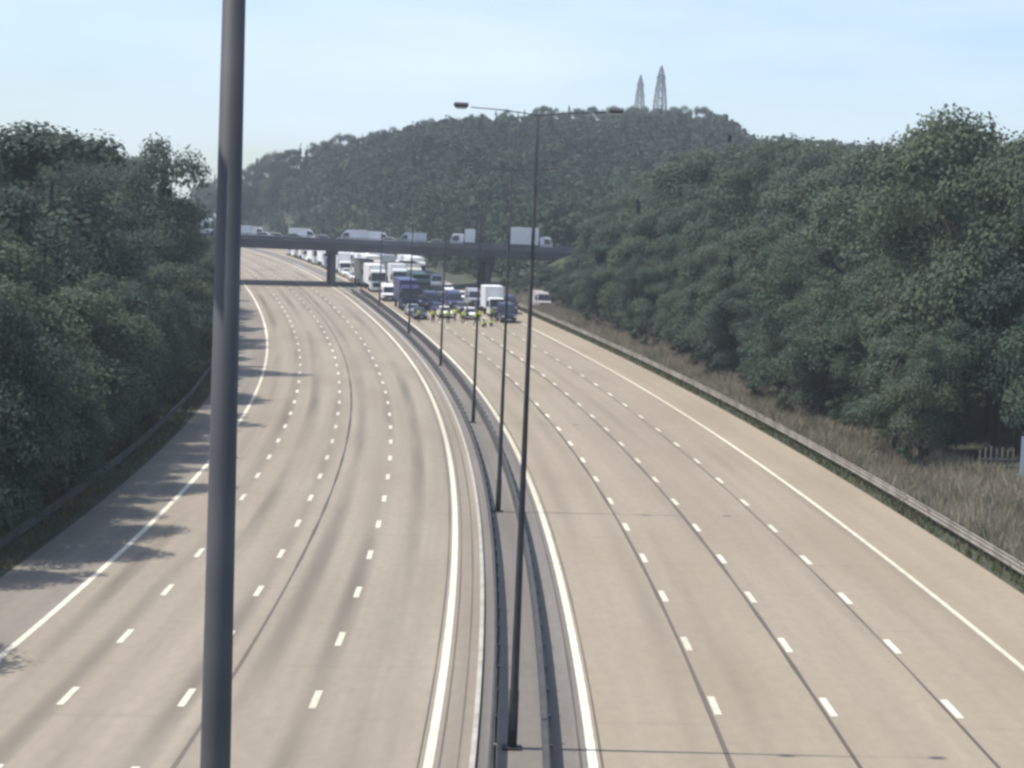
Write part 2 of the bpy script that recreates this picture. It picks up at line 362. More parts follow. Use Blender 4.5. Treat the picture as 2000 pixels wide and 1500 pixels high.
def lantern_mesh(sg):
    m = MB(); m.prism([(-.13, 16.72), (-.15, 16.76), (-.08, 16.83), (.08, 16.83), (.15, 16.76), (.13, 16.72)], [.19] * 6)
    m.v = [(x + sg * 2.0, y, z) for x, y, z in m.v]; return m.mesh('lantern', MAT['lantern'], .02)
def lens_mesh(sg):
    m = MB(); m.prism([(-.11, 16.715), (-.07, 16.67), (.07, 16.67), (.11, 16.715)], [.17, .12, .12, .17])
    m.v = [(x + sg * 2.0, y, z) for x, y, z in m.v]; return m.mesh('lens', MAT['lens'], .01)
LM = [(lantern_mesh(sg), lens_mesh(sg)) for sg in (-1, 1)]
def lamp_column(loc, rz, label, tilt=0., near=False):
    root = empty('lighting_column', loc, (0, tilt, rz))
    for n, me in (CPN if near else CP): link(n, me, root)
    for a, b in LM: l = link('lantern', a, root); link('lens', b, l)
    return tag(root, label, 'lamp post', 'twin-arm lighting columns in the central reservation')
zg = float(R(10, 0)[2])
lamp_column((-1.315, 10.0, zg), -.04, 'huge dark column close to the camera, crossing the whole picture on the left', R2(-.45), True)
for s, t, lab in ((53.0, .02, 'tall dark twin-arm column with its foot at the bottom centre of the picture'),
                  (99.0, .0, 'second slim dark column along the reservation, beside the nearest centre column'),
                  (143.0, .15, 'slim dark column third along the reservation, below the left end of the queue'),
                  (194., .45, 'slim column in the reservation where the barriers start to bend left'),
                  (238., .4, 'small column at the front of the stopped queue'),
                  (286., .8, 'farthest slim column standing beside the dark vehicles before the bridge')):
    lamp_column(P(s, t), -th(s), lab)
# ------------------------------------------------------------------ overbridge
br = empty('road_bridge', (-24, (DECK_Y0 + DECK_Y1) / 2, 0))
def brp(mb, name, mat, bevel=0, parent=None):
    mb.v = [(x + 24, y - (DECK_Y0 + DECK_Y1) / 2, z) for x, y, z in mb.v]; return mb.build(name, mat, parent or br, bevel)
brp(MB().box(-66, 10, DECK_Y0 + .4, DECK_Y1 - .4, 12.85, DECK_Z - .004), 'deck_slab', MAT['deck'])
for y0, y1 in ((DECK_Y0, DECK_Y0 + .4), (DECK_Y1 - .4, DECK_Y1)): brp(MB().box(-66, 10, y0, y1, 12.72, DECK_Z + .15), 'fascia_beam', MAT['deck'], .03)
brp(MB().box(-90, 60, DECK_Y0 + .403, DECK_Y1 - .403, DECK_Z - .3, DECK_Z + .01), 'road_surface', MAT['tarmac'])
for y in (DECK_Y0 + .2, DECK_Y1 - .2):
    m = MB()
    for z in (.45, .75, 1.05): m.box(-66, 16, y - .05, y + .05, DECK_Z + z, DECK_Z + z + .12)
    for k in range(42): m.box(-66 + 2 * k - .05, -66 + 2 * k + .05, y - .06, y + .06, DECK_Z + .15, DECK_Z + 1.15)
    m.box(-66, 16, y - .015, y + .015, DECK_Z + .16, DECK_Z + .92)
    brp(m, 'parapet_railing', MAT['parapet'])
for cx in (-30.0, -4.6, -55):
    for k in range(3):
        yy = DECK_Y0 + 2.2 + 6.2 * k; xx = cx - .13 * (6.2 * k)
        zb = float(terrain_z(np.array([xx]), np.array([yy]))[0][0]) - 1
        brp(MB().tube([(xx, yy, zb), (xx, yy, 12.8)], .5, 14), 'pier_column', MAT['pier'])
    brp(MB().box(cx - 4.6, cx + .9, DECK_Y0 + 1.2, DECK_Y1 - 1.2, 11.9, 12.748) if 0 else MB().add(
        [(cx + sx * .75 - .13 * (y - DECK_Y0 - 2.2), y, z) for z in (12.15, 12.848) for y in (DECK_Y0 + 1.2, DECK_Y1 - 1.2) for sx in (-1, 1)],
        [(0, 2, 3, 1), (4, 5, 7, 6), (0, 1, 5, 4), (2, 6, 7, 3), (0, 4, 6, 2), (1, 3, 7, 5)]), 'crosshead', MAT['pier'])
brp(MB().box(6.2, 11, DECK_Y0 - .2, DECK_Y1 + .2, 9, 12.71), 'abutment', MAT['pier'])
tag(br, 'dark concrete road bridge crossing over the motorway with traffic on its deck', 'bridge')
# ------------------------------------------------------------------ vehicles
VC = {}
def vehicle_parts(kind, colour):
    """list of (part name, mesh, children[(name, mesh, offset)], offset)"""
    key = (kind, colour)
    if key in VC: return VC[key]
    c = MAT[colour]; L = []
    def a(n, mb, mat, bevel=0, kids=()): L.append((n, mb.mesh(n, mat, bevel), kids))
    def wheels(ys, x, r, w):
        for y in ys:
            for sg in (-1, 1):
                t = MB().wheel(sg * x - w / 2, sg * x + w / 2, y, r, r); rm = MB().wheel(sg * (x + w / 2 - .03) - .02, sg * (x + w / 2 - .03) + .05, y, r, r * .6, 12)
                L.append(('wheel', t.mesh('wheel', MAT['tyre']), (('rim', rm.mesh('rim', MAT['rim'])),)))
    def lamps(x, y, z, w=.16, h=.09):
        for sg in (-1, 1): a('headlight', MB().box(sg * x - w, sg * x + w, y - .03, y + .03, z - h, z + h), MAT['headlamp'], .015)
    if kind == 'car':
        a('body', MB().prism([(-2.1, .28), (-2.2, .45), (-2.12, .70), (-1.05, .95), (1.75, 1.0), (2.12, .92), (2.2, .5), (2.1, .28)], [.82, .88, .86, .86, .86, .84, .88, .82]), c, .05)
        a('cabin', MB().prism([(-1.12, .90), (-.36, 1.40), (.1, 1.47), (.85, 1.44), (1.8, .95)], [.80, .63, .62, .62, .78]), c, .03)
        a('windscreen', MB().panel([(-.74, -1.08, .965), (.74, -1.08, .965), (.60, -.42, 1.39), (-.60, -.42, 1.39)], .012), MAT['glass'])
        a('rear_window', MB().panel([(.72, 1.70, 1.03), (-.72, 1.70, 1.03), (-.60, .98, 1.40), (.60, .98, 1.40)], .012), MAT['glass'])
        for sg in (-1, 1):
            q = [(sg * .80, -.88, 1.0), (sg * .80, 1.45, 1.02), (sg * .645, .85, 1.39), (sg * .645, -.28, 1.38)]
            a('side_window', MB().panel(q if sg > 0 else q[::-1], .012), MAT['glass'])
            a('mirror', MB().box(sg * .98 - .11, sg * .98 + .11, -.88, -.72, .95, 1.1), c, .03)
        a('grille', MB().box(-.5, .5, -2.22, -2.15, .46, .62), MAT['trim']); a('number_plate', MB().box(-.26, .26, -2.235, -2.19, .34, .44), MAT['plate'])
        lamps(.68, -2.15, .64); wheels((-1.35, 1.32), .76, .32, .2)
    elif kind == 'van':
        a('body', MB().prism([(-2.5, .35), (-2.58, .6), (-2.5, 1.0), (-1.9, 1.22), (-1.25, 2.1), (-.8, 2.38), (2.5, 2.42), (2.6, .45), (2.5, .35)], [.92, .97, .96, .97, .88, .86, .86, .97, .95]), c, .06)
        a('windscreen', MB().panel([(-.86, -1.92, 1.27), (.86, -1.92, 1.27), (.76, -1.31, 2.06), (-.76, -1.31, 2.06)], .02), MAT['glass'])
        for sg in (-1, 1):
            q = [(sg * .965, -1.75, 1.3), (sg * .965, -.55, 1.3), (sg * .905, -.55, 1.95), (sg * .905, -1.22, 1.95)]
            a('side_window', MB().panel(q if sg > 0 else q[::-1], .02), MAT['glass'])
            a('mirror', MB().box(sg * 1.1 - .12, sg * 1.1 + .12, -1.75, -1.6, 1.3, 1.62), MAT['trim'], .03)
        a('grille', MB().box(-.6, .6, -2.61, -2.52, .62, .9), MAT['trim']); a('bumper', MB().box(-.95, .95, -2.66, -2.4, .34, .56), MAT['trim'], .04)
        a('number_plate', MB().box(-.26, .26, -2.68, -2.65, .40, .51), MAT['plate']); lamps(.76, -2.55, .86, .16, .13); wheels((-1.6, 1.55), .84, .34, .22)
    elif kind in ('lorry', 'rigid', 'luton'):
        wc = 1.22 if kind == 'lorry' else 1.05; hc = 3.45 if kind == 'lorry' else 2.5; LB = {'lorry': 9., 'rigid': 4.6, 'luton': 1.7}[kind]; hb = {'lorry': 4.1, 'rigid': 3.9, 'luton': 3.3}[kind]
        a('cab', MB().prism([(-2.2, .45), (-2.3, .7), (-2.28, 1.5), (-2.05, hc - .3), (-1.8, hc), (-.2, hc), (-.2, .5)], [wc, wc, wc, wc * .96, wc * .93, wc * .93, wc]), c, .06)
        zs = 1.75 if kind == 'lorry' else 1.35; zt = hc - .65 if kind == 'lorry' else hc - .35
        yb = lambda z: -2.28 + (z - 1.5) * .23 / (hc - 1.8)
        a('windscreen', MB().panel([(-wc * .92, yb(zs) - .005, zs), (wc * .92, yb(zs) - .005, zs), (wc * .9, yb(zt) - .005, zt), (-wc * .9, yb(zt) - .005, zt)], .03), MAT['glass'])
        a('sun_visor', MB().box(-wc * .9, wc * .9, -2.42, -2.1, zt + .03, zt + .2), MAT['trim'], .03)
        a('grille', MB().box(-wc * .7, wc * .7, -2.325, -2.2, .8, zs - .25), MAT['trim'], .02)
        a('bumper', MB().box(-wc, wc, -2.40, -2.0, .36, .68), c, .05); a('number_plate', MB().box(-.26, .26, -2.42, -2.39, .44, .55), MAT['plate'])
        for sg in (-1, 1):
            q = [(sg * (wc + .002), -1.85, zs), (sg * (wc + .002), -.9, zs), (sg * (wc * .97), -.9, zt), (sg * (wc * .97), -1.75, zt)]
            a('side_window', MB().panel(q if sg > 0 else q[::-1], .02), MAT['glass'])
            a('mirror', MB().box(sg * (wc + .16) - .13, sg * (wc + .16) + .13, -2.1, -1.95, zs, zs + .75), MAT['trim'], .03)
        lamps(wc * .75, -2.4, .85 if kind == 'lorry' else .8, .18, .1)
        bc = c
        a('cargo_box', MB().box(-1.25, 1.25, .05, LB, 1.05, hb), bc, .04); a('chassis', MB().box(-.5, .5, -.2, LB - .3, .55, 1.045), MAT['trim'])
        wheels((-1.3, 1.9, LB - 1.6) if kind == 'lorry' else (-1.3, LB - 1.3), wc - .2, .48 if kind == 'lorry' else .38, .3)
    VC[key] = L
    return L
def place_vehicle(kind, colour, loc, rot, label, group, names={'car': 'car', 'van': 'van', 'lorry': 'lorry', 'rigid': 'box_lorry', 'luton': 'box_van'}, small=False):
    root = empty(names[kind], loc, rot)
    for n, me, kids in vehicle_parts(kind, colour):
        if small and n in ('mirror', 'number_plate', 'grille', 'wheel', 'sun_visor', 'chassis', 'rear_window') and n != 'wheel': continue
        o = link(n, me, root)
        if not small:
            for kn, km in kids: link(kn, km, o)
    return tag(root, label, {'car': 'car', 'van': 'van', 'lorry': 'lorry', 'rigid': 'lorry', 'luton': 'van'}[kind], group)
LANE = {1: 3.95, 2: 7.55, 3: 11.1, 4: 14.7, 5: 18.3}
GQ = 'vehicles stopped in the queue facing the camera'
def road_vehicle(kind, colour, lane, s, label, group=GQ, dt=0., small=False, yaw=0.):
    t = LANE[lane] + dt
    g = float(np.interp(s + 1, SA, ZZ) - np.interp(s - 1, SA, ZZ)) / 2
    p = P(s, t, .0); return place_vehicle(kind, colour, p, (math.atan(g), -math.atan(CF), -th(s) + yaw), label, group, small=small)
FRONT = [
    ('van', 'navy', 4, 259, 'dark navy van at the head of the right-hand lane'),
    ('rigid', 'white', 4, 270, 'white box lorry showing above the dark navy van'),
    ('car', 'white', 3, 264, 'white car at the head of its lane, left of the dark navy van', -.5),
    ('car', 'grey', 3, 276, 'dark grey car behind the white car in the middle lane'),
    ('van', 'blue', 3, 285, 'blue van behind the dark grey car in the middle lane'),
    ('car', 'white', 2, 266, 'white car behind the people in yellow jackets'),
    ('car', 'blue', 2, 274, 'blue car behind the white car and the standing people'),
    ('van', 'navy', 2, 283, 'navy van in front of the dark green lorry'),
    ('car', 'navy', 1, 263, 'navy car at the head of the lane beside the reservation'),
    ('car', 'silver', 1, 270, 'silver car second in the lane beside the reservation', -.2),
    ('lorry', 'blue', 1, 280, 'blue lorry towering over the cars beside the reservation', .3),
    ('lorry', 'green', 2, 296, 'dark green lorry with a large dark windscreen', .2),
    ('van', 'white', 1, 300, 'narrow white van touching the reservation kerb', -.6),
    ('lorry', 'white', 1, 322, 'white lorry with a dark windscreen standing just before the bridge'),
    ('lorry', 'white', 2, 327, 'white lorry with a tall white box, right of the one beside the reservation', .4),
    ('lorry', 'offwhite', 3, 331, 'cream lorry right of the pair of white lorries before the bridge', -.3),
    ('van', 'navy', 5, 276, 'dark van on the hard shoulder right of the queue', -.9),
    ('car', 'navy', 4, 281, 'dark car behind the white box lorry in the right-hand lane'),
    ('car', 'black', 3, 296, 'black car in the middle lane short of the bridge'),
    ('van', 'grey', 3, 306, 'grey van in the middle lane short of the bridge'),
    ('van', 'silver', 4, 291, 'silver van in the right-hand lane behind the dark car'),
    ('car', 'white', 4, 300, 'white car last before the gap in the right-hand lane'),
    ('car', 'white', 2, 289, 'white car squeezed between the navy van and the dark green lorry', -.7),
    ('car', 'navy', 1, 309, 'navy car behind the narrow white van'),
]
for f in FRONT: road_vehicle(f[0], f[1], f[2], f[3], f[4], dt=f[5] if len(f) > 5 else 0.)
place_vehicle('van', 'palepink', P(282, 22.9, .25), (.03, 0, -th(282) + .1), 'pale pinkish van pulled off on the verge beyond the barrier end', GQ)
kinds = ['car', 'car', 'van', 'car', 'lorry', 'car', 'van', 'rigid']; cols = ['white', 'white', 'silver', 'white', 'offwhite', 'white', 'white', 'blue', 'white', 'grey']
LEN = {'car': 5.6, 'van': 6.6, 'lorry': 13.0, 'rigid': 8.6}
CN = {'white': 'white', 'silver': 'silver', 'offwhite': 'cream', 'grey': 'grey', 'blue': 'blue', 'black': 'black', 'navy': 'navy'}
for lane, s0 in ((1, 338), (2, 343), (3, 346), (4, 318)):
    s = s0
    while s < 470:
        k = RND.choice(kinds); c = RND.choice(cols)
        if c == 'black' and k == 'lorry': c = 'white'
        if lane == 1 and s > 345 and RND.random() < .6: c = 'white'
        place = 'under and beyond the bridge' if s > 325 else 'just short of the bridge'
        if True:
            road_vehicle(k, c, lane, s + 2, '%s %s waiting among the packed queue %s' % (CN[c], {'car': 'car', 'van': 'van', 'lorry': 'lorry', 'rigid': 'small box lorry'}[k], place), 'queued vehicles around the bridge', small=True, dt=RND.uniform(-.3, .3))
        s += LEN[k] + RND.uniform(0, 2)
GB = 'vehicles crossing on the bridge deck'
for kind, c, x, y, flip, lab in (
        ('luton', 'white', -7.8, 333.6, 1, 'short white box van alone on the bridge, left of the larger lorry'),
        ('rigid', 'white', 4.3, 333.6, -1, 'largest white lorry on the bridge, at its right-hand end'),
        ('lorry', 'white', -52.6, 343, -1, 'white lorry at the far left end of the bridge beside the big column'),
        ('van', 'white', -45.5, 335.2, 1, 'white van on the bridge just right of the big column'),
        ('car', 'white', -41.2, 335.2, 1, 'white car on the left part of the bridge behind the railing'),
        ('car', 'white', -39.4, 342.5, -1, 'white car in the far lane of the bridge above the motorway bend'),
        ('car', 'silver', -36.2, 335.2, 1, 'silver car following on the left part of the bridge'),
        ('car', 'white', -31.6, 342.5, -1, 'white car in the far lane over the reservation pier'),
        ('van', 'white', -26.2, 335.2, 1, 'white van on the middle of the bridge right of the reservation pier'),
        ('car', 'white', -20.6, 335.2, 1, 'small white car on the middle of the bridge'),
        ('van', 'white', -35.0, 343.2, -1, 'white van in the far lane behind the silver car on the bridge'),
        ('van', 'offwhite', -43.4, 343.2, -1, 'cream van in the far lane of the bridge near the big column'),
        ('van', 'white', -22.6, 343.2, -1, 'white van in the far lane near the middle of the bridge'),
        ('van', 'silver', -16.6, 335.2, 1, 'silver van on the bridge left of the short white box van'),
        ('car', 'offwhite', -12.4, 342.5, -1, 'cream car in the far lane left of the short white box van')):
    place_vehicle(kind, c, (x - .9, y, DECK_Z + .012), (0, 0, R2(-90) * flip), lab, GB, small=kind in ('car', 'van'))
# ------------------------------------------------------------------ people
def skinned(name, nodes, edges, mat, sub=1):
    """nodes: (x, y, z, r); node 0 is the root"""
    m = bpy.data.meshes.new(name); m.from_pydata([n[:3] for n in nodes], edges, []); o = link(name, m)
    md = o.modifiers.new('s', 'SKIN'); sv = m.skin_vertices[0].data
    for k, n in enumerate(nodes): sv[k].radius = (n[3], n[3] * (n[4] if len(n) > 4 else 1)); sv[k].use_root = k == 0
    o.modifiers.new('u', 'SUBSURF').levels = sub
    bpy.context.view_layer.update()
    me = bpy.data.meshes.new_from_object(o.evaluated_get(bpy.context.evaluated_depsgraph_get())); me.name = name
    bpy.data.objects.remove(o); bpy.data.meshes.remove(m)
    me.materials.clear(); me.materials.append(mat); me.polygons.foreach_set('use_smooth', np.ones(len(me.polygons), bool))
    return me
def pose(kind):
    J = dict(pelvis=(0, 0, .95), waist=(0, 0, 1.1), chest=(0, .01, 1.32), neck=(0, .0, 1.49), headlow=(0, -.015, 1.57), head=(0, -.02, 1.66), crown=(0, -.01, 1.74))
    for sg, n in ((-1, 'r'), (1, 'l')):
        J[n + 'hip'] = (sg * .1, 0, .9); J[n + 'knee'] = (sg * .12, -.02, .5); J[n + 'ankle'] = (sg * .13, .02, .09); J[n + 'toe'] = (sg * .15, -.16, .035)
        J[n + 'sho'] = (sg * .19, 0, 1.42); J[n + 'elb'] = (sg * .26, .03, 1.14); J[n + 'wri'] = (sg * .27, -.05, .90); J[n + 'palm'] = (sg * .27, -.07, .83)
    if kind == 1:   # walking
        J['lknee'] = (.11, -.2, .52); J['lankle'] = (.12, -.24, .1); J['ltoe'] = (.13, -.42, .06); J['rankle'] = (-.12, .3, .12); J['rknee'] = (-.11, .06, .5); J['rtoe'] = (-.13, .14, .035)
        J['relb'] = (-.25, -.06, 1.16); J['rwri'] = (-.24, -.26, 1.02); J['rpalm'] = (-.24, -.33, .99); J['lelb'] = (.27, .14, 1.16); J['lwri'] = (.27, .12, .92); J['lpalm'] = (.27, .11, .85)
    if kind == 2:   # hands on hips
        for sg, n in ((-1, 'r'), (1, 'l')): J[n + 'elb'] = (sg * .40, .10, 1.2); J[n + 'wri'] = (sg * .22, -.04, 1.05); J[n + 'palm'] = (sg * .16, -.09, 1.02)
    if kind == 3:   # sitting on the ground, knees drawn up
        d = -.8
        for k in ('pelvis', 'waist', 'chest', 'neck', 'headlow', 'head', 'crown'): x, y, z = J[k]; J[k] = (x, y + (.12 if k == 'pelvis' else 0.06), z + d)
        for sg, n in ((-1, 'r'), (1, 'l')):
            J[n + 'hip'] = (sg * .1, .06, .13); J[n + 'knee'] = (sg * .14, -.28, .48); J[n + 'ankle'] = (sg * .13, -.5, .09); J[n + 'toe'] = (sg * .14, -.67, .04)
            J[n + 'sho'] = (sg * .19, .04, .62); J[n + 'elb'] = (sg * .27, -.12, .42); J[n + 'wri'] = (sg * .16, -.33, .46); J[n + 'palm'] = (sg * .1, -.38, .46)
    return J
def person_meshes(kind, top, bottom):
    J = pose(kind); rad = dict(pelvis=.13, waist=.115, chest=.135, neck=.055, headlow=.07, head=.098, crown=.07)
    for n in 'rl': rad.update({n + 'hip': .085, n + 'knee': .058, n + 'ankle': .042, n + 'toe': .035, n + 'sho': .06, n + 'elb': .043, n + 'wri': .03, n + 'palm': .036})
    E = [('pelvis', 'waist'), ('waist', 'chest'), ('chest', 'neck'), ('neck', 'headlow'), ('headlow', 'head'), ('head', 'crown')]
    for n in 'rl': E += [('pelvis', n + 'hip'), (n + 'hip', n + 'knee'), (n + 'knee', n + 'ankle'), (n + 'ankle', n + 'toe'), ('chest', n + 'sho'), (n + 'sho', n + 'elb'), (n + 'elb', n + 'wri'), (n + 'wri', n + 'palm')]
    names = list(J); nodes = [(*J[k], rad[k]) for k in names]; edges = [(names.index(a), names.index(b)) for a, b in E]
    hx, hy, hz = J['head']; nodes.append((hx, hy - .115, hz - .02, .018)); edges.append((names.index('head'), len(nodes) - 1))         # nose
    for sg in (-1, 1): nodes.append((hx + sg * .105, hy + .01, hz - .01, .018)); edges.append((names.index('head'), len(nodes) - 1))      # ears
    for n in 'rl':
        w = Vector(J[n + 'wri']); p = Vector(J[n + 'palm']); d = (p - w).normalized(); sd_ = Vector((0, 1, 0)) if abs(d.y) < .8 else Vector((0, 0, 1))
        sd_ = (sd_ - d * sd_.dot(d)).normalized(); inw = Vector((-1 if n == 'l' else 1, 0, 0)); ip = names.index(n + 'palm')
        for k, ln in enumerate((.065, .078, .075, .058)):                                                                                  # fingers
            b = p + sd_ * (-.03 + .02 * k); q = b + d * (.03 + ln * .5); e = b + d * (.025 + ln) + inw * .02
            nodes += [(*q, .009), (*e, .008)]; edges += [(ip, len(nodes) - 2), (len(nodes) - 2, len(nodes) - 1)]
        e = w + d * .05 - sd_ * .055; nodes.append((*e, .010)); edges.append((ip, len(nodes) - 1))                                         # thumb
    out = [('person', skinned('person', nodes, edges, MAT['skin']))]
    def sub(ns, es, gain, mat, nm, cut={}):
        nd = []
        for k in ns:
            c = Vector(J[k]); 
            if k in cut: c = c.lerp(Vector(J[cut[k][0]]), cut[k][1])
            nd.append((*c, rad[k] * gain + .012))
        out.append((nm, skinned(nm, nd, [(ns.index(a), ns.index(b)) for a, b in es], mat)))
    sub(['chest', 'waist', 'pelvis', 'neck', 'rsho', 'relb', 'rwri', 'lsho', 'lelb', 'lwri'], [('chest', 'waist'), ('waist', 'pelvis'), ('chest', 'neck'), ('chest', 'rsho'), ('rsho', 'relb'), ('relb', 'rwri'), ('chest', 'lsho'), ('lsho', 'lelb'), ('lelb', 'lwri')], 1.12, top, 'jacket', {'neck': ('chest', .45)})
    sub(['pelvis', 'rhip', 'rknee', 'rankle', 'lhip', 'lknee', 'lankle'], [('pelvis', 'rhip'), ('rhip', 'rknee'), ('rknee', 'rankle'), ('pelvis', 'lhip'), ('lhip', 'lknee'), ('lknee', 'lankle')], 1.08, bottom, 'trousers')
    hr = [(hx, hy + .045, hz + .03, .098), (hx, hy + .02, hz + .075, .085), (hx, hy + .06, hz - .04, .07)]
    out.append(('hair', skinned('hair', hr, [(0, 1), (0, 2)], MAT['hair'])))
    for n in 'rl':
        a_, t_ = Vector(J[n + 'ankle']), Vector(J[n + 'toe']); out.append(('shoe', skinned('shoe', [(*(a_ + Vector((0, .03, -.045))), .05), (*t_, .045)], [(0, 1)], MAT['trim'])))
    return out
PM = {(k, c): person_meshes(k, MAT[c], MAT['darkcloth']) for k, c in ((0, 'hivis'), (1, 'hivis'), (2, 'hivis'), (3, 'hivis'), (0, 'darkcloth'), (2, 'bluecloth'), (1, 'darkcloth'))}
PEOPLE = [(0, 'hivis', 256.4, 5.0, 2.9, 'person in yellow jacket standing beside the navy car near the reservation'),
          (1, 'hivis', 257.5, 6.1, .4, 'person in yellow jacket walking across the second lane'),
          (2, 'hivis', 254.6, 6.7, .2, 'person in yellow jacket, hands on hips, in front of the stopped white car'),
          (0, 'darkcloth', 258.5, 7.3, 1.2, 'person in dark clothes next to the yellow jackets'),
          (0, 'hivis', 255.0, 8.7, -.4, 'person in yellow jacket standing alone in the middle lanes'),
          (1, 'darkcloth', 258.8, 9.6, -1., 'person in dark clothes walking before the white car'),
          (3, 'hivis', 249.5, 10.6, .3, 'person in yellow jacket sitting on the road, nearest of all the people'),
          (3, 'hivis', 251.0, 11.7, -.2, 'person in yellow jacket sitting on the road left of the dark navy van'),
          (2, 'bluecloth', 262.0, 5.7, .1, 'person in blue clothes, elbows out, between the navy and white cars'),
          (0, 'darkcloth', 263.0, 9.4, .6, 'person in dark clothes between two lanes of stopped cars'),
          (2, 'bluecloth', 288.0, 9.4, .1, 'person in blue clothes deep among the queued vehicles'),
          (1, 'hivis', 252.5, 9.9, 1.9, 'person in yellow jacket walking behind the seated ones'),
          (0, 'hivis', 257.0, 3.3, .8, 'person in yellow jacket closest to the central reservation'),
          (2, 'hivis', 259.0, 8.1, -.5, 'person in yellow jacket, hands on hips, just in front of the white car bonnet'),
          (0, 'hivis', 260.5, 13.0, .5, 'person in yellow jacket beside the dark navy van'),
          (1, 'hivis', 256.5, 10.9, -1.2, 'person in yellow jacket walking left of the dark navy van'),
          (0, 'darkcloth', 256.0, 12.9, -.3, 'person in dark clothes beside the dark navy van')]
for k, c, s, t, rz, lab in PEOPLE:
    meshes = PM[(k, c)]; o = link('person', meshes[0][1]); o.location = P(s, t); o.rotation_euler = (0, 0, rz - th(s))
    for n, me in meshes[1:]: link(n, me, o)
    tag(o, lab, 'person', 'people standing in front of the stopped traffic')
# ------------------------------------------------------------------ roadside panel and fence on the right
c = P(106.5, 27.9); c.z = float(verge_z(106.5, 27.9, c.x, c.y)); root = empty('roadside_sign', c, (0, 0, -th(106) - .1))
MB().add([(-.05, 0, .5), (1.5, 0, .5), (1.5, 0, 2.35), (-.05, 0, 2.6), (-.05, .05, .5), (1.5, .05, .5), (1.5, .05, 2.35), (-.05, .05, 2.6)],
         [(0, 1, 2, 3), (7, 6, 5, 4), (0, 4, 5, 1), (1, 5, 6, 2), (2, 6, 7, 3), (3, 7, 4, 0)]).build('panel', MAT['sign'], root)
for x in (.15, 1.3): MB().box(x - .05, x + .05, .052, .15, -.4, 2.2).build('post', MAT['galv'], root)
for z in (.9, 1.9): MB().box(0, 1.45, .051, .09, z, z + .08).build('rail', MAT['galv'], root)
tag(root, 'pale grey roadside panel on posts in the right-hand verge at the picture edge', 'sign')
c = P(111, 26.9); c.z = float(verge_z(111, 26.9, c.x, c.y)); root = empty('timber_fence', c, (0, 0, -th(111)))
for k in range(7):
    h = 1.5 + .25 * ((k * 37) % 5) / 5; MB().tube([(.0 + k * .32, .02 * k, -.3), (k * .32 + .03, .02 * k, h)], [.05, .035], 7).build('stake', MAT['timber'], root)
MB().box(-.1, 2.1, -.07, -.04, .95, 1.03).build('rail', MAT['timber'], root)
tag(root, 'pale weathered stake fence standing in dry grass left of the grey panel', 'fence')
# ------------------------------------------------------------------ pylons on the hill
def pylon(X, Y, ytop, width, label):
    zt = height_for(X, Y, ytop); H_ = 52.; z0 = zt - H_
    root = empty('pylon', (X, Y, z0), (0, 0, .35))
    lev = [0, 9, 17, 24, 30, 35.5, 40, 44, 47.5]; wd = lambda z: width * (1.0 - .40 * min(z / 34., 1)) if z < 34 else width * .60 * (1 - .55 * (z - 34) / 14)
    m = MB()
    for sx in (-1, 1):
        for sy in (-1, 1): m.tube([(sx * wd(z), sy * wd(z), z) for z in lev] + [(0, 0, H_)], .34, 5)
    m.build('legs', MAT['pylon'], root)
    m = MB()
    for a, b in zip(lev[:-1], lev[1:]):
        A, B = wd(a), wd(b)
        for r in range(4):
            cc = [(-1, -1), (1, -1), (1, 1), (-1, 1)]; (x0, y0), (x1, y1) = cc[r], cc[(r + 1) % 4]
            m.tube([(x0 * A, y0 * A, a), (x1 * B, y1 * B, b)], .19, 4); m.tube([(x1 * A, y1 * A, a), (x0 * B, y0 * B, b)], .19, 4); m.tube([(x0 * B, y0 * B, b), (x1 * B, y1 * B, b)], .19, 4)
    m.build('bracing', MAT['pylon'], root)
    for z, l in ((33, 4.0), (39.5, 3.4), (45.5, 2.6)):
        m = MB()
        for sg in (-1, 1): m.tube([(sg * wd(z), 0, z), (sg * l, 0, z + .3)], .18, 4); m.tube([(sg * wd(z), 0, z + 1.6), (sg * l, 0, z + .3)], .14, 4)
        m.build('cross_arm', MAT['pylon'], root)
    tag(root, label, 'pylon', 'lattice pylons beyond the wooded ridge')
pylon(69.8, 1050, 128, 3.9, 'taller lattice pylon rising behind the wooded ridge')
pylon(69.5, 1230, 146, 3.5, 'shorter lattice pylon left of the taller one behind the ridge')
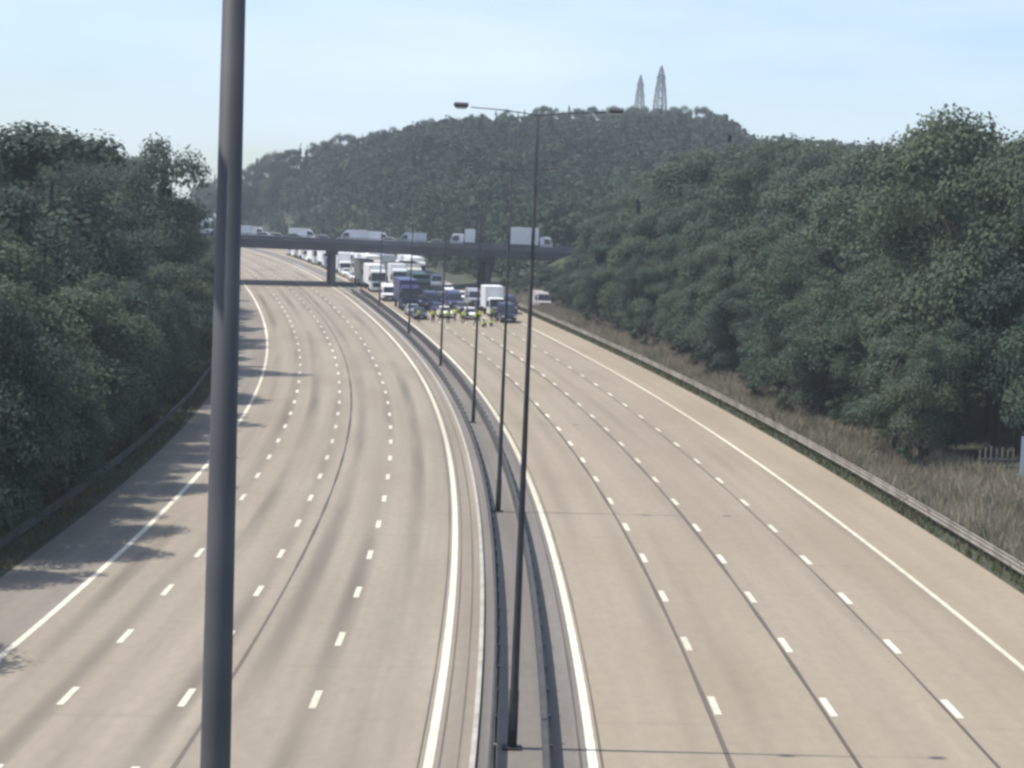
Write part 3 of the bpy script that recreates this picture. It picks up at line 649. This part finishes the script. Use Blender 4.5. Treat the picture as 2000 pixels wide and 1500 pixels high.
# ------------------------------------------------------------------ trees
def leaf_quads(pos, nrm, size, rng):
    n = len(pos); nrm = nrm / (np.linalg.norm(nrm, axis=1, keepdims=True) + 1e-9)
    a = rng.normal(size=(n, 3)); x = np.cross(nrm, a); x /= np.linalg.norm(x, axis=1, keepdims=True) + 1e-9; y = np.cross(nrm, x)
    sx = (size * rng.uniform(.7, 1.3, n))[:, None]; sy = (size * rng.uniform(.45, .9, n))[:, None]
    v = np.stack([pos - x * sx, pos - y * sy + nrm * sx * .15, pos + x * sx, pos + y * sy + nrm * sx * .15], 1).reshape(-1, 3)
    return v, np.arange(n * 4).reshape(-1, 4)
def crown_broad(rng, n, leaf, wide=.30, low=.10):
    """unit-height crown made of leafy lobes with gaps between"""
    nl = rng.integers(16, 24); C = []; Rr = []
    for k in range(nl):
        z = rng.uniform(low + .06, .90); prof = math.sin(math.pi * min(1, max(.12, (1.02 - z) / 1.02)) ** .75) * .9 + .1
        a = rng.uniform(0, 2 * math.pi); r = wide * prof * rng.uniform(.35, .85)
        C.append((math.cos(a) * r, math.sin(a) * r, z)); Rr.append(rng.uniform(.09, .17) * (1.15 - .5 * z))
    C.append((rng.uniform(-.03, .03), rng.uniform(-.03, .03), .9)); Rr.append(.09)
    C = np.array(C); Rr = np.array(Rr); w = Rr ** 2; idx = rng.choice(len(C), n, p=w / w.sum())
    d = rng.normal(size=(n, 3)); d /= np.linalg.norm(d, axis=1, keepdims=True); d[:, 2] = np.where(d[:, 2] < -.35, -d[:, 2] * .6, d[:, 2])
    q = rng.uniform(0, 1, n) ** .4; pos = C[idx] + d * (Rr[idx] * (.35 + .75 * q))[:, None] * np.array([1, 1, .95]) + rng.normal(size=(n, 3)) * .012
    pos[:, 2] = np.clip(pos[:, 2], low * .6, 1.0)
    return leaf_quads(pos, d + rng.normal(size=(n, 3)) * .45 + [0, 0, .2], leaf, rng)
def crown_conifer(rng, n, leaf, wide=.17, low=.06):
    z = low + (1 - low) * rng.uniform(0, 1, n) ** 1.25; tier = z + rng.normal(size=n) * .01
    a = rng.uniform(0, 2 * np.pi, n); br_ = rng.integers(0, 70, n); bz = rng.uniform(0, 1, 70) ** 1.2; ba = rng.uniform(0, 6.28, 70); a = ba[br_] + rng.normal(size=n) * .22; z = low + (1 - low) * np.clip(bz[br_] + rng.normal(size=n) * .012, 0, 1); tier = z; bl = rng.uniform(.7, 1.15, 70)
    rmax = wide * (1.02 - z) ** .8 * bl[br_]; r = rmax * rng.uniform(.15, 1, n) ** .6
    pos = np.stack([np.cos(a) * r, np.sin(a) * r, np.clip(tier - r * .32, low * .6, 1)], 1)
    return leaf_quads(pos, np.stack([np.cos(a) * .5, np.sin(a) * .5, np.ones(n)], 1) + rng.normal(size=(n, 3)) * .5, leaf, rng)
def crown_pine(rng, n, leaf):
    """bare lower stem, ragged flat clumps above"""
    C = []; Rr = []
    for k in range(10):
        z = rng.uniform(.45, .95); a = rng.uniform(0, 6.28); r = rng.uniform(.03, .2) * (1.15 - z * .75)
        C.append((math.cos(a) * r, math.sin(a) * r, z)); Rr.append(rng.uniform(.06, .11))
    C.append((0, 0, .95)); Rr.append(.06); C = np.array(C); Rr = np.array(Rr); idx = rng.integers(0, len(C), n); d = rng.normal(size=(n, 3)); d /= np.linalg.norm(d, axis=1, keepdims=True)
    pos = C[idx] + d * (Rr[idx] * rng.uniform(.3, 1, n))[:, None] * np.array([1.2, 1.2, .7]); pos[:, 2] = np.clip(pos[:, 2], .3, 1)
    return leaf_quads(pos, d + [0, 0, .6] + rng.normal(size=(n, 3)) * .5, leaf, rng)
def trunk_mesh(rng, top, limbs, r0=.016):
    m = MB(); pts = [(0, 0, -.03)] + [(rng.normal() * .012 * k, rng.normal() * .012 * k, top * k / 4) for k in range(1, 5)]
    m.tube(pts, [r0 * 1.25, r0, r0 * .8, r0 * .6, r0 * .25], 8)
    for k in range(limbs):
        z = rng.uniform(.15, .75) * top; a = rng.uniform(0, 6.28); l = rng.uniform(.10, .22) * (1.2 - z / top)
        i_ = z / top * 4; b = pts[int(i_)]; m.tube([(b[0], b[1], z), (b[0] + math.cos(a) * l * .5, b[1] + math.sin(a) * l * .5, z + l * .45), (b[0] + math.cos(a) * l, b[1] + math.sin(a) * l, z + l * .8)], [r0 * .45, r0 * .3, r0 * .1], 5)
    return m.mesh('trunk', MAT['bark'], smooth=True)
rg = np.random.default_rng(5)
PROTO = {'broad': [], 'dark': [], 'conifer': [], 'pine': [], 'shrub': []}
for k in range(6): PROTO['broad'].append((mesh_np('crown', *crown_broad(rg, 17000, .0092, rg.uniform(.24, .35), rg.uniform(.08, .2)), MAT['leaf']), trunk_mesh(rg, .8, 7)))
for k in range(4): PROTO['dark'].append((mesh_np('crown', *crown_broad(rg, 17000, .0092, rg.uniform(.27, .33)), MAT['leaf_dark']), trunk_mesh(rg, .8, 7)))
for k in range(3): PROTO['conifer'].append((mesh_np('crown', *crown_conifer(rg, 12000, .0095, rg.uniform(.15, .2)), MAT['needle']), trunk_mesh(rg, .95, 0, .012)))
for k in range(3): PROTO['pine'].append((mesh_np('crown', *crown_pine(rg, 2200, .018), MAT['needle']), trunk_mesh(rg, .93, 8, .011)))
for k in range(3): PROTO['shrub'].append((mesh_np('crown', *crown_broad(rg, 6000, .019, .5, .02), MAT['leaf']), trunk_mesh(rg, .5, 6, .02)))
def tree(kind, X, Y, z, h, label, group, wide=1., name=None):
    cr, tr = PROTO[kind][RND.randrange(len(PROTO[kind]))]
    nm = name or {'broad': 'leafy_tree', 'dark': 'dark_tree', 'conifer': 'conifer_tree', 'pine': 'pine_tree', 'shrub': 'shrub'}[kind]
    root = empty(nm, (X, Y, z - .1), (RND.uniform(-.03, .03), RND.uniform(-.03, .03), RND.uniform(0, 6.28))); root.scale = (h * wide, h * wide, h)
    link('crown', cr, root); link('trunk' if kind != 'shrub' else 'stem', tr, root)
    return tag(root, label, 'shrub' if kind == 'shrub' else 'tree', group)
SKY_R = [(1000, 560), (1050, 520), (1100, 462), (1150, 408), (1200, 362), (1300, 305), (1400, 272), (1440, 260), (1500, 258), (1560, 268), (1640, 268), (1690, 285), (1715, 262), (1740, 238), (1790, 222), (1820, 204), (1880, 207), (1920, 222), (1945, 245), (2000, 262), (2300, 255)]
SKY_L = [(-400, 275), (-100, 270), (0, 278), (35, 268), (62, 262), (85, 236), (108, 262), (125, 268), (150, 255), (172, 268), (205, 260), (235, 288), (265, 295), (290, 268), (306, 260), (325, 285), (338, 312), (350, 338), (380, 372), (400, 392), (440, 430), (480, 470), (560, 540)]
def cap(px, tab): return float(np.interp(px, [a for a, b in tab], [b for a, b in tab]))
def bank(side, rows, tab, lab, group):
    for row, (t0, s0, s1, sp, hmin, hmax, frac) in enumerate(rows):
        s = s0
        while s < s1:
            ss = s + RND.uniform(-.3, .3) * sp; t = side * (t0 + RND.uniform(-1.3, 1.3)); p = R(ss, t); X, Y = float(p[0]), float(p[1]); z = float(verge_z(ss, t, X, Y))
            px = proj(X, Y, z + 8)[0]; s += sp * RND.uniform(.8, 1.2)
            if side > 0 and 78 < ss < 113 and t < 29.5: continue
            if px < -190 or px > 2190 or (DECK_Y0 - 4 < Y < DECK_Y1 + 4 and (X > 2 or X < -52)): continue
            hcap = height_for(X, Y, cap(px, tab)) - z
            hcap = min(hcap, height_for(X, Y, cap(px - 35, tab)) - z + 1.6, height_for(X, Y, cap(px + 35, tab)) - z + 1.6, height_for(X, Y, cap(px + 62, tab)) - z + 2.2, height_for(X, Y, cap(px - 62, tab)) - z + 2.2)
            h = min(RND.uniform(hmin, hmax), hcap * RND.uniform(*frac))
            if h < 3.2: continue
            h = min(h, 24)
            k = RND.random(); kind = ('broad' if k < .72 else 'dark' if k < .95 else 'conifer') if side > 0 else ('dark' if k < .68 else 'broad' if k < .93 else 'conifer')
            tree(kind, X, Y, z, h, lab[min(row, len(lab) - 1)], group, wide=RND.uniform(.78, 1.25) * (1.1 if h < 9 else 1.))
bank(1, [(25.3, 60, 330, 4.6, 7, 12, (.55, .8)), (31.5, 58, 335, 5.4, 11, 17, (.75, .95)), (38, 60, 345, 6.2, 14, 24, (.92, 1.)), (46, 66, 345, 7.5, 16, 26, (.97, 1.01))], SKY_R,
     ['green tree in the front row along the right-hand verge', 'taller green tree inside the right-hand roadside wood', 'tall green tree at the back of the right-hand roadside wood'], 'trees of the roadside wood on the right')
bank(-1, [(22.9, 50, 330, 4.2, 7, 11.5, (.55, .8)), (28.5, 54, 325, 5.5, 10, 16, (.75, .95)), (35, 58, 325, 6.2, 12, 21, (.92, 1.)), (43, 64, 320, 7.5, 13, 24, (.96, 1.01))], SKY_L,
     ['dark tree in the front row shading the left-hand verge', 'dark tree inside the left-hand roadside wood', 'dark tree at the back of the left-hand roadside wood'], 'trees of the roadside wood on the left')
def solo(kind, s, t, ytop, lab, wide=1.):
    p = R(s, t); X, Y = float(p[0]), float(p[1]); z = float(verge_z(s, t, X, Y)); return tree(kind, X, Y, z, height_for(X, Y, ytop) - z, lab, None, wide)
def at_px(s, px):
    lo, hi = -80., 90.
    for _ in range(40):
        m = (lo + hi) / 2; p = R(s, m)
        if proj(float(p[0]), float(p[1]), 14.)[0] < px: lo = m
        else: hi = m
    return lo
solo('dark', 140, at_px(140, 78), 233, 'pointed dark tree standing highest on the left-hand skyline', 1.3)
solo('dark', 185, at_px(185, 300), 258, 'dark round-topped tree at the right end of the left-hand skyline', .75)
solo('conifer', 192, at_px(192, 330), 300, 'thin dark conifer on the slope of the left-hand skyline before the gap', .9)
solo('broad', 128, at_px(128, 1850), 200, 'highest rounded tree on the right-hand skyline', .85)
solo('broad', 122, at_px(122, 1965), 250, 'pale-tipped tree just right of the highest right-hand tree', .8)
for s_, h_, t_ in ((61, 12.5, -23.2), (66, 10.5, -23.8)):
    p = R(s_, t_); tree('dark', float(p[0]), float(p[1]), float(p[2]), h_, 'dark tree at the left picture edge throwing its shadow across the hard shoulder', 'trees at the left picture edge', 1.1)
solo('broad', 92, -24.6, 690, 'low pale green rounded tree in front of the dark left-hand wood', 1.5)
# shrubs below the trees
for k in range(46):
    side = 1 if k < 26 else -1; s = (62 + 10.5 * k) if side > 0 else (55 + 12 * (k - 26)); t = side * (RND.uniform(23.2, 25.2) if side > 0 else RND.uniform(22.2, 24)); p = R(s, t); X, Y = float(p[0]), float(p[1])
    if DECK_Y0 - 3 < Y < DECK_Y1 + 3 or s > 330 or (side > 0 and 78 < s < 113): continue
    tree('shrub', X, Y, float(verge_z(s, t, X, Y)), RND.uniform(1.3, 3.2), 'low leafy shrub at the foot of the %s-hand trees' % ('right' if side > 0 else 'left'), 'shrubs at the foot of the trees')
for k in range(16):
    s, t = 352 + 3.1 * k + RND.uniform(-1, 1), RND.uniform(23.5, 36); p = R(s, t); X, Y = float(p[0]), float(p[1])
    tree('shrub', X, Y, float(terrain_z(np.array([X]), np.array([Y]))[0][0]), RND.uniform(2, 4.2), 'leafy shrub on the bank seen under the right half of the bridge', 'shrubs on the bank behind the bridge')
for k in range(9):
    X, Y = -1.5 + 1.15 * k, RND.uniform(319, 328)
    tree('shrub', X, Y, float(terrain_z(np.array([X]), np.array([Y]))[0][0]), RND.uniform(2.2, 4.2), 'leafy shrub on the slope against the right end of the bridge', 'shrubs against the right end of the bridge', 1.1)
# ------------------------------------------------------------------ far wood on the hill
def low(fn, n, leaf, *a): return fn(rg, n, leaf, *a)
LOWS = [low(crown_broad, 330, .05, .33) for _ in range(4)] + [low(crown_conifer, 260, .045, .2) for _ in range(3)]
HV = []; HF = []; nv = 0
for Y in np.arange(362, 712, 6.4):
    for X in np.arange(-.19 * Y, .27 * Y, 6.6):
        x = X + RND.uniform(-2.6, 2.6); y = Y + RND.uniform(-2.6, 2.6)
        HV.append((x, y))
HP = np.array(HV); hz, hs, ht = terrain_z(HP[:, 0], HP[:, 1]); V = []; F = []
for (x, y), z, s, t in zip(HP, hz, hs, ht):
    if abs(t) < 23.5 and s < 1000: continue
    px, py = proj(x, y, z + 10)
    if px < 330 or px > 2080 or (t < 0 and px > 420): continue
    v, f = LOWS[RND.randrange(4) if RND.random() < .6 else 4 + RND.randrange(3)]
    h = RND.uniform(8.5, 13.) * (.62 if abs(t) < 32 else 1.) * (1 - .14 * min(1, max(0, (y - 600) / 90))); a = RND.uniform(0, 6.28); c_, s_ = math.cos(a), math.sin(a)
    q = v * np.array([h * 1.15, h * 1.15, h]); q = np.stack([q[:, 0] * c_ - q[:, 1] * s_ + x, q[:, 0] * s_ + q[:, 1] * c_ + y, q[:, 2] + z - .5], 1)
    V.append(q); F.append(f + nv); nv += len(v)
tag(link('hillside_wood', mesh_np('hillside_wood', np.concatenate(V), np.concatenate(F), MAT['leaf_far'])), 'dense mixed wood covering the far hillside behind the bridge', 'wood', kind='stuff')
SKY_H = [(380, 362), (420, 345), (475, 332), (520, 306), (600, 285), (650, 268), (700, 262), (760, 255), (850, 236), (950, 226), (1030, 214), (1100, 212), (1300, 210), (1390, 212), (1405, 225), (1430, 255)]
px = 400
while px < 1412:
    Y = RND.uniform(684, 712); X = (px - 1000) / FPX * Y + RND.uniform(-1.5, 1.5)
    X += -(proj(X, Y, 55)[0] - px) * Y / FPX
    z = float(terrain_z(np.array([X]), np.array([Y]))[0][0]); h = height_for(X, Y, cap(px, SKY_H) + RND.uniform(-9, 5)) - z
    tree(RND.choice(['conifer', 'dark', 'dark', 'broad']), X, Y, z, max(6., min(h, 24)), 'small dark tree standing on the crest of the far wooded hill', 'trees along the crest of the far hill', wide=RND.uniform(.7, 1.15), name='ridge_tree')
    px += RND.uniform(8, 14)
# ------------------------------------------------------------------ grass
def grass(name, n, srange, trange, hrange, mat, lean=.35, wmul=1.):
    s = NP.uniform(*srange, n); u = NP.uniform(0, 1, n); t = trange[0] + (trange[1] - trange[0]) * u; p = R(s, t); p[:, 2] = verge_z(s, t, p[:, 0], p[:, 1]) - .03
    patch = .55 + .45 * np.sin(s * .31 + 2 * np.sin(s * .083)) * np.sin(t * 1.7 + s * .05)
    h = NP.uniform(*hrange, n) * (.6 + .6 * patch); w = NP.uniform(.02, .05, n) * wmul; a = NP.uniform(0, 6.28, n)
    d = np.stack([np.cos(a) * w, np.sin(a) * w, 0 * a], 1); l = NP.normal(size=(n, 3)) * (h * lean)[:, None]; l[:, 2] = h
    v = np.stack([p - d, p + d, p + l * .55 + d * .6, p + l], 1).reshape(-1, 3); f = np.arange(4 * n).reshape(-1, 4)
    return tag(link(name, mesh_np(name, v, f, mat)), kind='stuff')
tag(grass('dry_grass', 90000, (58, 318), (20.9, 27.5), (.4, 1.3), MAT['drygrass'], wmul=1.6), 'straw-coloured dry grass behind the right-hand barrier', 'grass')
tag(grass('verge_grass', 26000, (58, 318), (19.95, 27), (.15, .6), MAT['greengrass'], wmul=1.6), 'greenish rough grass along the right-hand verge', 'grass')
tag(grass('shaded_grass', 22000, (48, 318), (-26, -19.7), (.15, .6), MAT['greengrass'], wmul=1.6), 'rough grass in shade along the left-hand verge', 'grass')
# ------------------------------------------------------------------ haze
HZ = MB().box(-770, 770, -170, 1510, -4, 118).build('haze', None)
m = bpy.data.materials.new('haze_air'); m.use_nodes = True; t = m.node_tree; t.nodes.remove(t.nodes['Principled BSDF'])
v = N(t, 'ShaderNodeVolumePrincipled'); v.inputs['Color'].default_value = (.80, .87, .95, 1); v.inputs['Density'].default_value = .00030
t.links.new(v.outputs[0], t.nodes['Material Output'].inputs['Volume']); HZ.data.materials.append(m)
tag(HZ, 'thin bluish summer haze over the motorway and the hill', 'haze', kind='stuff')
